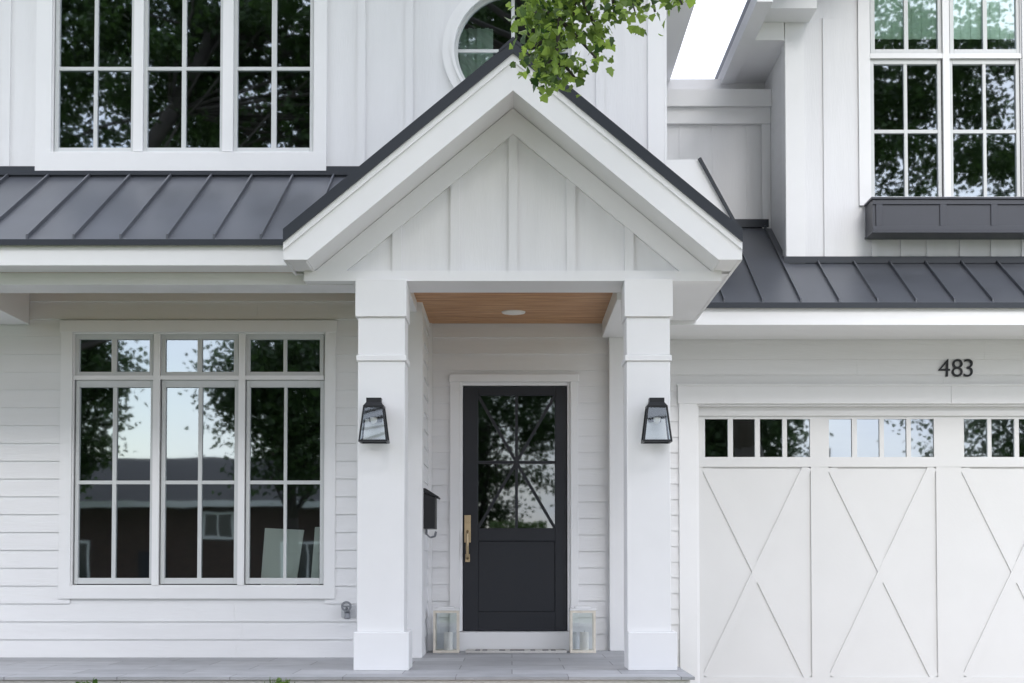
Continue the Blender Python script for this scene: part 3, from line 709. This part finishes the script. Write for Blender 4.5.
# wall lanterns
def wall_lantern(px, lab):
    x,_ = P(px,420,Y_COL); zt = ZZ(399,Y_COL-.1); zb = ZZ(443,Y_COL-.1); h = zt-zb
    t = thing('wall_lantern', lab, 'wall lamp', (x,Y_COL,zb), 'wall lanterns on the portico columns')
    wt,wb,D,y_ = .058,.096,.19,-.03
    mb = MB(); mb.box(-.045,.045,-.018,0,h*.5,h*.97); mb.box(-.02,.02,-.06,-.018,h*.82,h*.9); mb.build('back_plate', BLACK, t, .002)
    def corner(k,sx,sy): wd = wt+(wb-wt)*(1-k); dd = (D/2)*(.62+.38*(1-k)); return Vector((sx*wd, -.05-D/2+sy*dd+ .0, h*k))
    mb = MB()
    for sx in (-1,1):
        for sy in (-1,1): mb.tube(corner(.0,sx,sy),corner(.80,sx,sy),.009,.009,4)
    for k in (.02,.80):
        c = [corner(k,sx,sy) for sx,sy in ((-1,-1),(1,-1),(1,1),(-1,1))]
        for i in range(4): mb.tube(c[i],c[(i+1)%4],.010,.010,4)
    mb.build('frame', BLACK, t)
    c0 = [corner(.80,sx,sy) for sx,sy in ((-1,-1),(1,-1),(1,1),(-1,1))]; cm = Vector((0,-.05-D/2,0))
    mb = MB(); up = [Vector((v.x*1.12, (v.y-cm.y)*1.12+cm.y, h*.80)) for v in c0]; tp = [Vector((v.x*.8,(v.y-cm.y)*.7+cm.y,h*.90)) for v in c0]; t2 = [Vector((v.x,v.y,h)) for v in tp]
    mb.add(up+tp+t2,[(0,1,2,3),(8,9,10,11)]+[(i,(i+1)%4,(i+1)%4+4,i+4) for i in range(4)]+[(i+4,(i+1)%4+4,(i+1)%4+8,i+8) for i in range(4)])
    mb.build('cap', BLACK, t)
    mb = MB(); c1=[corner(.55,sx,sy) for sx,sy in ((-1,-1),(1,-1),(1,1),(-1,1))]; ins=lambda v: Vector((v.x*.86,(v.y-cm.y)*.86+cm.y,v.z))
    s0=[ins(v) for v in c1]; s1=[ins(v) for v in c0]
    mb.add(s0+s1,[(i,(i+1)%4,(i+1)%4+4,i+4) for i in range(4)]+[(4,5,6,7)]); mb.build('inner_shade', BLACK, t)
    mb = MB(); g0=[corner(.04,sx,sy) for sx,sy in ((-1,-1),(1,-1),(1,1),(-1,1))]; g1=[corner(.79,sx,sy) for sx,sy in ((-1,-1),(1,-1),(1,1),(-1,1))]
    mb.add(g0+g1,[(i,(i+1)%4,(i+1)%4+4,i+4) for i in range(4)]); mb.build('pane', CLEAR, t)
    bpy_m = bmesh.new(); bmesh.ops.create_uvsphere(bpy_m,u_segments=16,v_segments=10,radius=.026)
    me = bpy.data.meshes.new('bulb'); bpy_m.to_mesh(me); bpy_m.free(); me.materials.append(LENS); o = bpy.data.objects.new('bulb',me); col.objects.link(o); o.parent=t; o.location=(0,-.05-D/2-.04,h*.52); o.scale=(1,1,1.3)
    for p_ in me.polygons: p_.use_smooth=True
wall_lantern(376, 'black tapered glass wall lantern on the portico column left of the front door')
wall_lantern(654.5, 'black tapered glass wall lantern on the portico column between front door and garage')

# mailbox on the left wall of the entry
ml = (-.742+.017, 12.56, ZZ(529,12.7)); H = ZZ(489,12.7)-ml[2]
t = thing('mailbox', 'black wall mailbox with a slanted lid on the siding left of the front door', 'mailbox', ml)
def prof_y(mb, pts, y0, y1):
    n=len(pts); mb.add([(x,y0,z) for x,z in pts]+[(x,y1,z) for x,z in pts],[tuple(range(n)),tuple(range(2*n-1,n-1,-1))]+[(i,i+n,(i+1)%n+n,(i+1)%n) for i in range(n)])
mb = MB(); prof_y(mb,[(0,0),(.10,0),(.10,H*.78),(0,H*.9)],0,.30); mb.build('body', BLACK, t, .004)
mb = MB(); prof_y(mb,[(0,H*.905),(.125,H*.75),(.13,H*.79),(.02,H),(0,H)],-.008,.308); mb.build('lid', BLACK, t, .002)
for y in (.06,.24):
    mb = MB(); mb.path([(.02,y,0),(.02,y,-.04),(.05,y,-.07),(.09,y,-.06),(.10,y,-.02)],[.005]*5,8)
    mb.build('paper_hook', GREYP, t)

# ceiling light
x,_ = P(513.5,310,12.85); lc = thing('ceiling_light', 'small round flush light in the cedar entry ceiling', 'ceiling light', (x,12.85,ZC))
mb = MB(); mb.tube((0,0,-.012),(0,0,-.001),.095,.1,32); mb.build('trim_ring', LENS, lc)
mb = MB(); mb.tube((0,0,-.02),(0,0,-.012),.055,.07,32); mb.build('lens', LENS, lc)

# house number 4 8 3
hn = thing('house_number', 'black house number 483 on the siding above the garage door', 'house number', (XX(937,368,Y_WING),Y_WING-.02,ZZ(377,Y_WING)))
hh = (ZZ(359,Y_WING)-ZZ(377,Y_WING))
for ch, cx_ in (('4',0),('8',.118),('3',.222)):
    cu = bpy.data.curves.new('digit','FONT'); cu.body = ch; cu.size = hh/.70; cu.extrude = .008; cu.shear = .04; cu.offset = -.0015
    o = bpy.data.objects.new('tmp',cu); col.objects.link(o); dg = bpy.context.evaluated_depsgraph_get(); dg.update()
    me = bpy.data.meshes.new_from_object(o.evaluated_get(dg)); bpy.data.objects.remove(o); bpy.data.curves.remove(cu)
    me.materials.clear(); me.materials.append(BLACK)
    d_ = bpy.data.objects.new('digit',me); col.objects.link(d_); d_.parent = hn; d_.rotation_euler = (R(90),0,0); d_.location = (cx_,.0,0)

# window box
bx0 = XX(872.5,220,13.95); YB = 13.95; bt,bb = ZZ(197.5,YB),ZZ(231,YB); bx1 = XX(1047,220,YB)
wb = thing('window_box', 'slate painted panelled window box under the upstairs wing window', 'window box', (bx0,Y_WING,bb))
def B(mb,x0,x1,y0,y1,z0,z1): mb.box(x0-bx0,x1-bx0,y0-Y_WING,y1-Y_WING,z0-bb,z1-bb)
mb = MB(); B(mb,bx0,bx1,YB,YB+.02,bb,bt-.02); B(mb,bx0,bx0+.02,YB+.02,Y_WING-.018,bb,bt-.02); B(mb,bx1-.02,bx1,YB+.02,Y_WING-.018,bb,bt-.02); B(mb,bx0+.02,bx1-.02,YB+.02,Y_WING-.018,bb,bb+.02)
mb.build('body', BOXP, wb)
mb = MB(); st = [XX(q,215,YB) for q in (879,943,994,1043)]
B(mb,bx0,bx1,YB-.014,YB-.0005,bb,bb+.045); B(mb,bx0,bx1,YB-.014,YB-.0005,bt-.065,bt-.02)
for i,q_ in enumerate(st): B(mb,max(bx0,q_-.03),min(bx1,q_+.03),YB-.0135,YB-.0005,bb+.045,bt-.065)
mb.build('panel_frame', BOXP, wb, .002)
mb = MB(); B(mb,bx0-.015,bx1+.015,YB-.03,YB+.05,bt-.02,bt); B(mb,bx0-.015,bx0+.05,YB+.05,Y_WING-.03,bt-.02,bt); B(mb,bx1-.05,bx1+.015,YB+.05,Y_WING-.03,bt-.02,bt); B(mb,bx0-.01,bx1+.01,YB-.02,Y_WING-.02,bb-.02,bb-.001); mb.build('rim', BOXP, wb, .003)
mb = MB(); B(mb,bx0+.021,bx1-.021,YB+.021,Y_WING-.019,bb+.021,bt-.07); mb.build('soil', SOIL, wb)

# floor lanterns with candles
def floor_lantern(px, lab):
    Yl = 13.18; x = XX(px,640,Yl); h = ZZ(607,Yl-.09); s=.098
    t = thing('floor_lantern', lab, 'lantern', (x,Yl,0), 'candle lanterns beside the door')
    mb = MB(); mb.box(-s-.012,s+.012,-s-.012,s+.012,.0,.022); mb.build('base', LWOOD, t, .003)
    mb = MB()
    for sx in (-1,1):
        for sy in (-1,1): mb.box(sx*s-.009,sx*s+.009,sy*s-.009,sy*s+.009,.022,h-.03)
    for sy in (-1,1): mb.box(-s,s,sy*s-.008,sy*s+.008,h-.05,h-.03); mb.box(sy*s-.008,sy*s+.008,-s,s,h-.05,h-.03)
    mb.build('frame', LWOOD, t)
    mb = MB(); mb.box(-s-.012,s+.012,-s-.012,s+.012,h-.03,h-.012); mb.box(-s*.7,s*.7,-s*.7,s*.7,h-.012,h); mb.build('lid', WHITE, t, .003)
    mb = MB()
    for sy in (-1,1): mb.quad((-s,sy*s,.022),(s,sy*s,.022),(s,sy*s,h-.05),(-s,sy*s,h-.05)); mb.quad((sy*s,-s,.022),(sy*s,s,.022),(sy*s,s,h-.05),(sy*s,-s,h-.05))
    mb.build('pane', CLEAR, t)
    c = thing('candle', lab.replace('white framed glass lantern','thick white pillar candle inside the glass lantern'), 'candle', (x+.015,Yl,.022), 'pillar candles in the lanterns')
    mb = MB(); mb.tube((0,0,0),(0,0,.15),.038,.038,24); mb.build('wax', CANDLE, c)
    mb = MB(); mb.tube((0,0,.15),(.003,0,.162),.002,.002,6); mb.build('wick', BLACK, c)
floor_lantern(446.5, 'white framed glass lantern on the paving left of the door step')
floor_lantern(582.5, 'white framed glass lantern on the paving right of the door step')

# door mat
Ym = 13.2; mx0,mx1 = XX(466,648,Ym),XX(566,648,Ym)
dm = thing('door_mat', 'pale woven door mat with small dark print at the front door', 'door mat', ((mx0+mx1)/2,Ym-.05,0))
hw_ = (mx1-mx0)/2; mb = MB(); mb.box(-hw_,hw_,-.13,.17,.001,.022); mb.build('pile', MATM, dm, .004)
for a,b in ((-.34,-.30),(-.28,-.24),(-.14,-.09),(-.05,.07),(.12,.16),(.22,.27),(.29,.33)):
    mb = MB(); mb.box(a*hw_/.42,b*hw_/.42,-.11,.05,.0222,.0232); mb.build('print', MATD, dm)

# hose tap low on the wall
x,z = P(349,611,Y_MAIN); ht = thing('hose_tap', 'grey outdoor hose tap on the siding beside the left portico column', 'tap', (x,Y_MAIN-.016,z))
mb = MB(); mb.box(-.06,.06,-.012,0,-.05,.05); mb.build('plate', mat('tap_plate',(.55,.56,.58),.5), ht, .004)
mb = MB(); mb.path([(-.01,-.01,.0),(-.01,-.07,.0),(.0,-.10,-.02),(.0,-.11,-.055)],[.02,.022,.022,.026],12); mb.tube((-.01,-.07,0),(-.01,-.08,.04),.012,.008,8); mb.build('spout', GREYP, ht)
mb = MB(); mb.ring(-.01,.04,.026,.042,-.095,-.08,20); mb.box(-.04,.02,-.093,-.083,.033,.047); mb.build('wheel', GREYP, ht)

# ------------------------------------------------------------------ vegetation
LEAFSHAPE = [(0,-.05),(.2,0),(.44,.04),(.42,.24),(.58,.46),(.36,.54),(.27,.72),(.0,1.0),(-.27,.72),(-.36,.54),(-.58,.46),(-.42,.24),(-.44,.04),(-.2,0)]
SIMPLE = [(0,0),(.38,.3),(.3,.7),(0,1),(-.3,.7),(-.38,.3)]
def leaf(mb, p, size, shape, rng, down=.3):
    d = Vector((rng.gauss(0,1), rng.gauss(0,1), rng.gauss(-down,.7))).normalized()
    n = Vector((rng.gauss(0,.7), rng.gauss(0,.7), 1)).normalized(); sd_ = d.cross(n)
    if sd_.length < .1: sd_ = d.orthogonal()
    sd_.normalize(); up = sd_.cross(d)
    pts = []
    for u,v in shape:
        q = p + d*(v*size) + sd_*(u*size) + up*(size*(.22*abs(u) - .18*v*v))
        pts.append(tuple(q))
    b = len(mb.v); mb.v += pts; mb.f.append(tuple(range(b,b+len(pts))))
def limb(mb, p0, p1, r0, r1, rng, seg=5, wob=.12):
    pts=[p0]; rs=[r0]; L_=(p1-p0).length
    for i in range(1,seg+1):
        k=i/seg; q=p0.lerp(p1,k)
        if i<seg: q=q+Vector((rng.gauss(0,1),rng.gauss(0,1),rng.gauss(0,.5)))*wob*L_/seg
        pts.append(q); rs.append(r0+(r1-r0)*k)
    mb.path(pts,rs,9); return pts
def tree(name, label, base, height, crown_c, crown_r, nclump, nleaf, lsize, mat_, trunk_r, seed, group=None, droop=False, shape=SIMPLE, cl=.9, ban=None):
    rng = random.Random(seed); t = thing(name, label, 'tree', base, group)
    base = Vector(base); C = Vector(crown_c); Rr = Vector(crown_r)
    tr = MB(); top = Vector((C.x*.5+base.x*.5,C.y*.5+base.y*.5,C.z))
    tp = limb(tr, base+Vector((0,0,-.1)), top, trunk_r, trunk_r*.4, rng, 7, .08)
    cr = MB()
    for i in range(nclump):
        while True:
            v = Vector((rng.uniform(-1,1),rng.uniform(-1,1),rng.uniform(-1,1)))
            if .12 < v.length < 1: break
        c = C + Vector((v.x*Rr.x,v.y*Rr.y,v.z*Rr.z))*rng.uniform(.75,1.05)
        if ban and ban(c): continue
        if i % (4 if nclump < 500 else 16) == 0:
            st_ = tp[rng.randrange(3,len(tp))]; limb(tr, st_, c, trunk_r*(.22 if nclump < 500 else .14), .01, rng, 4, .12)
        k = rng.uniform(.5,1.0)*cl
        for j in range(nleaf):
            o_ = Vector((rng.gauss(0,.45),rng.gauss(0,.45),rng.gauss(0,.3)))*k
            q = c+o_
            if ban and ban(q): continue
            leaf(cr, q-base, lsize*rng.uniform(.6,1.2), shape, rng)
    tr.v = [tuple(Vector(v)-base) for v in tr.v]
    tr.build('trunk', BARK, t, smooth=True); cr.build('crown', mat_, t)
    return t, base

# shade tree in the front yard: trunk right of the picture, unseen crown placed to shade the upper wall, one low bough in view
yb_ = (5.2, 1.0, gz(1.0))
rng_b = random.Random(3)
def ban_yard(q):    # keep the crown out of the photographed view
    return (q.y > .3 and q.z < CAM + .46*q.y + .5) or q.z < CAM + .25*(25-q.y) + rng_b.gauss(.3,.45)
tree_t, tb = tree('maple_tree', 'leafy green maple whose bough hangs in front of the round window', yb_, 12, (-1.5,5.2,11.9), (8.6,3.0,2.2), 350, 85, .13, CROWN, .30, 11, ban=ban_yard, cl=.78)
tree('kerb_tree', 'broad old tree on the front lawn beside the kerb', (-13.5,-6.3,gz(-6.3)), 14, (.3,-10.5,12.3), (17,4.2,4.0), 1200, 115, .155, CROWN, .34, 12, ban=ban_yard, cl=.95)
rng = random.Random(5)
bg_ = MB(); lf = MB(); Yb = 8.6
def PV(px,py,Y=Yb): x,z = P(px,py,Y); return Vector((x,Y,z))
start = Vector((2.2,4.6,6.6)); hub1 = PV(610,-120,8.3)
limb(bg_, Vector((4.4,1.2,6.3)), start, .09,.06,rng,5,.1); limb(bg_, start, hub1, .05,.025, rng,5,.08)
twigs = [ # px control points
 [(610,-120),(585,-40),(560,20),(545,68),(545,80)],
 [(560,20),(545,10),(530,15),(524,22)],[(585,-40),(555,-20),(532,-6)],
 [(560,20),(580,40),(596,58)],[(545,60),(565,66),(577,80)],[(575,-15),(590,15),(605,45)],[(545,40),(530,50),(528,62)],[(560,20),(556,55),(562,72)],
 [(610,-120),(625,-40),(632,2),(636,15)],[(625,-30),(650,-10),(655,12)],[(640,-40),(672,-15),(682,4)],[(620,-30),(612,-5),(614,12)],
 [(590,-60),(560,-30),(540,-10)],[(585,-30),(575,0),(572,30)],
]
for i,tw in enumerate(twigs):
    yv = [8.35+rng.uniform(-.25,.3) for _ in tw]
    pts = [PV(a,b,Yb+ (0 if k==0 else rng.uniform(-.22,.22))) for k,(a,b) in enumerate(tw)]
    rs = [max(.003,.013-.0035*k) for k in range(len(pts))]
    bg_.path(pts, rs, 6)
    dens = 195 if i < 8 or i>11 else 135
    for s in range(len(pts)-1):
        n_ = int((pts[s+1]-pts[s]).length*dens)+2
        for j in range(n_):
            q = pts[s].lerp(pts[s+1], rng.random()) + Vector((rng.gauss(0,.05),rng.gauss(0,.12),rng.gauss(.0,.045)))
            leaf(lf, q-tb, rng.uniform(.032,.060), LEAFSHAPE, rng, .9)
bg_.v = [tuple(Vector(v)-tb) for v in bg_.v]
bg_.build('bough', BARK, tree_t, smooth=True); lf.build('bough_leaves', LEAF, tree_t)

# street trees seen in the glass; outermost two added to block low sky light
specs = [(-15.2,-27,11,(2.3,2.3,3.6),7.0,''),(-24,-24,13,(5,4.2,5),7.4,''),(-7.3,-26,10,(2.7,2.6,3.8),6.6,''),(-1.2,-38,12,(4.2,4,4.8),6.6,''),(8.0,-27,9,(2.6,2.6,3.4),6,''),(19.5,-27,12,(5,4.4,5.4),7,''),(31,-22,13,(6,4.4,6),7.4,''),(-35,-20,14,(6,5,6),7.4,'')]
labs = ['slim dark tree in front of the left half of the brick bungalow','broad tree past the left end of the brick bungalow','round crowned tree in front of the right corner of the brick bungalow','wide green tree set back between the two bungalows across the street','small round tree in front of the beige bungalow','tall dark tree beside the right end of the beige bungalow','very large unseen tree far right across the street, added to block low sky light','very large unseen tree far left across the street, added to block low sky light']
for i,(x,y,h,rr,cz,kd) in enumerate(specs):
    tree('street_tree', labs[i], (x,y,gz(y)), h, (x,y,cz), rr, 150, 110, .2, LEAFD, .26, 40+i, 'trees across the street', cl=1.0+.12*rr[0])

# clipped hedge across the street, green in the door glass
hg = thing('hedge', 'tall clipped bright green hedge block across the street between the two bungalows', 'hedge', (.2,-28,gz(-28)))
rg = random.Random(77); mb = MB()
for i in range(9000):
    leaf(mb, Vector((rg.uniform(-1.0,1.0),rg.uniform(-.5,.5),rg.uniform(0,3.15))), rg.uniform(.07,.13), SIMPLE, rg, 0)
mb.build('foliage', LEAFP, hg); mb = MB()
mb.path([Vector((0,0,-.05)),Vector((.05,0,.8)),Vector((0,.05,1.6))],[.06,.05,.03],8); mb.build('stem', BARK, hg)
# low plants at the porch edge
for i,(px,lab) in enumerate(((87,'small green plant at the porch edge, leftmost of the three'),(126,'thin low plant at the porch edge, middle of the three'),(281,'fuller green plant at the porch edge nearest the left portico column'))):
    Yp = 10.12; x = XX(px,681,Yp); z0 = gz(Yp)+.02; t = thing('low_plant', lab, 'plant', (x,Yp,z0), 'low plants along the porch edge')
    rg = random.Random(90+i); mb = MB(); st_ = MB(); rad = (.07,.045,.12)[i]; hgt = ZZ((677.5,679.5,676.5)[i],Yp)-z0
    for k in range((26,16,60)[i]):
        a = rg.uniform(0,6.28); rr = rad*math.sqrt(rg.random()); tip = Vector((rr*math.cos(a),rr*math.sin(a)*.8,hgt*rg.uniform(.7,1)))
        st_.path([Vector((tip.x*.3,tip.y*.3,-.02)),Vector((tip.x*.7,tip.y*.7,tip.z*.5)),tip],[.004,.003,.002],5)
        for j in range(6): leaf(mb, Vector((tip.x,tip.y,tip.z))*rg.uniform(.55,1)-Vector((0,0,.02)), rg.uniform(.03,.05), SIMPLE, rg, -.4)
    st_.build('stem', LEAFP, t); mb.build('foliage', LEAFP, t)

# ------------------------------------------------------------------ houses across the street (seen in the glass)
def far_house(lab, x0,x1,y0,y1,h,rise,wallm,wins,door_x):
    z = gz(y0); t = thing('bungalow', lab, 'house', ((x0+x1)/2,y1,z)); cx=(x0+x1)/2
    W = x1-x0; D = y1-y0
    # front faces +y (towards the street)
    mb = MB(); mb.box(-W/2,W/2,-D,0,0,h); mb.prism_x([(-D,h),(0,h),(-D/2,h+rise)], -W/2, W/2) ; mb.build('wall', wallm, t)
    mb = MB(); e=.45; 
    for a,b in ((.0+e,-D/2),(-D-e,-D/2)):
        zl = h - rise*e/(D/2)
        mb.add([(-W/2-e,a,zl+.02),(W/2+e,a,zl+.02),(W/2+e,b,h+rise+.02),(-W/2-e,b,h+rise+.02),(-W/2-e,a,zl+.2),(W/2+e,a,zl+.2),(W/2+e,b,h+rise+.2),(-W/2-e,b,h+rise+.2)],[(0,1,2,3),(4,5,6,7),(0,1,5,4),(1,2,6,5),(2,3,7,6),(3,0,4,7)])
    rf = mb.build('roof', SHING, t)
    mb = MB(); mb.box(W*.2,W*.2+.7,-D/2-.3,-D/2+.3,h+rise*.6,h+rise+.9); mb.build('chimney', wallm, rf)
    mb = MB(); mb.box(-W/2-.4,W/2+.4,.42,.46,h-rise*.45/(D/2)-.02,h-rise*.45/(D/2)+.2); mb.build('gutter', WHITE, t)
    for (wx,wz,ww,wh) in wins:
        wx -= cx; f = MB(); a=.09
        f.box(wx-ww/2-a,wx+ww/2+a,0.001,.05,wz-wh/2-a,wz-wh/2); f.box(wx-ww/2-a,wx+ww/2+a,0.001,.05,wz+wh/2,wz+wh/2+a); f.box(wx-ww/2-a,wx-ww/2,0.001,.05,wz-wh/2,wz+wh/2); f.box(wx+ww/2,wx+ww/2+a,0.001,.05,wz-wh/2,wz+wh/2); f.box(wx-.03,wx+.03,0.001,.045,wz-wh/2,wz+wh/2)
        fo = f.build('window', WHITE, t); g = MB(); g.box(wx-ww/2,wx+ww/2,.002,.02,wz-wh/2,wz+wh/2); g.build('pane', mat('far_pane',(.02,.025,.03),.1), fo)
    g = MB(); g.box(door_x-cx-.5,door_x-cx+.5,.001,.05,0,2.1); dd = g.build('door', NAVY, t); g = MB(); g.tube((door_x-cx+.4,.05,1),(door_x-cx+.4,.1,1),.03,.03,10); g.build('handle', BRASS, dd)
far_house('red brick bungalow with white framed windows across the street', -19.5,-5.0,-39.5,-31,3.9,1.7,BRICK,[(-16.5,1.7,2.2,1.4),(-10.65,3.05,1.0,.8),(-7.4,1.7,1.8,1.4)],-13)
far_house('beige rendered bungalow across the street from the garage', 3.5,16.5,-40,-32,3.0,2.6,BEIGE,[(6,1.6,1.8,1.3),(13.5,1.6,2.2,1.3)],9.5)
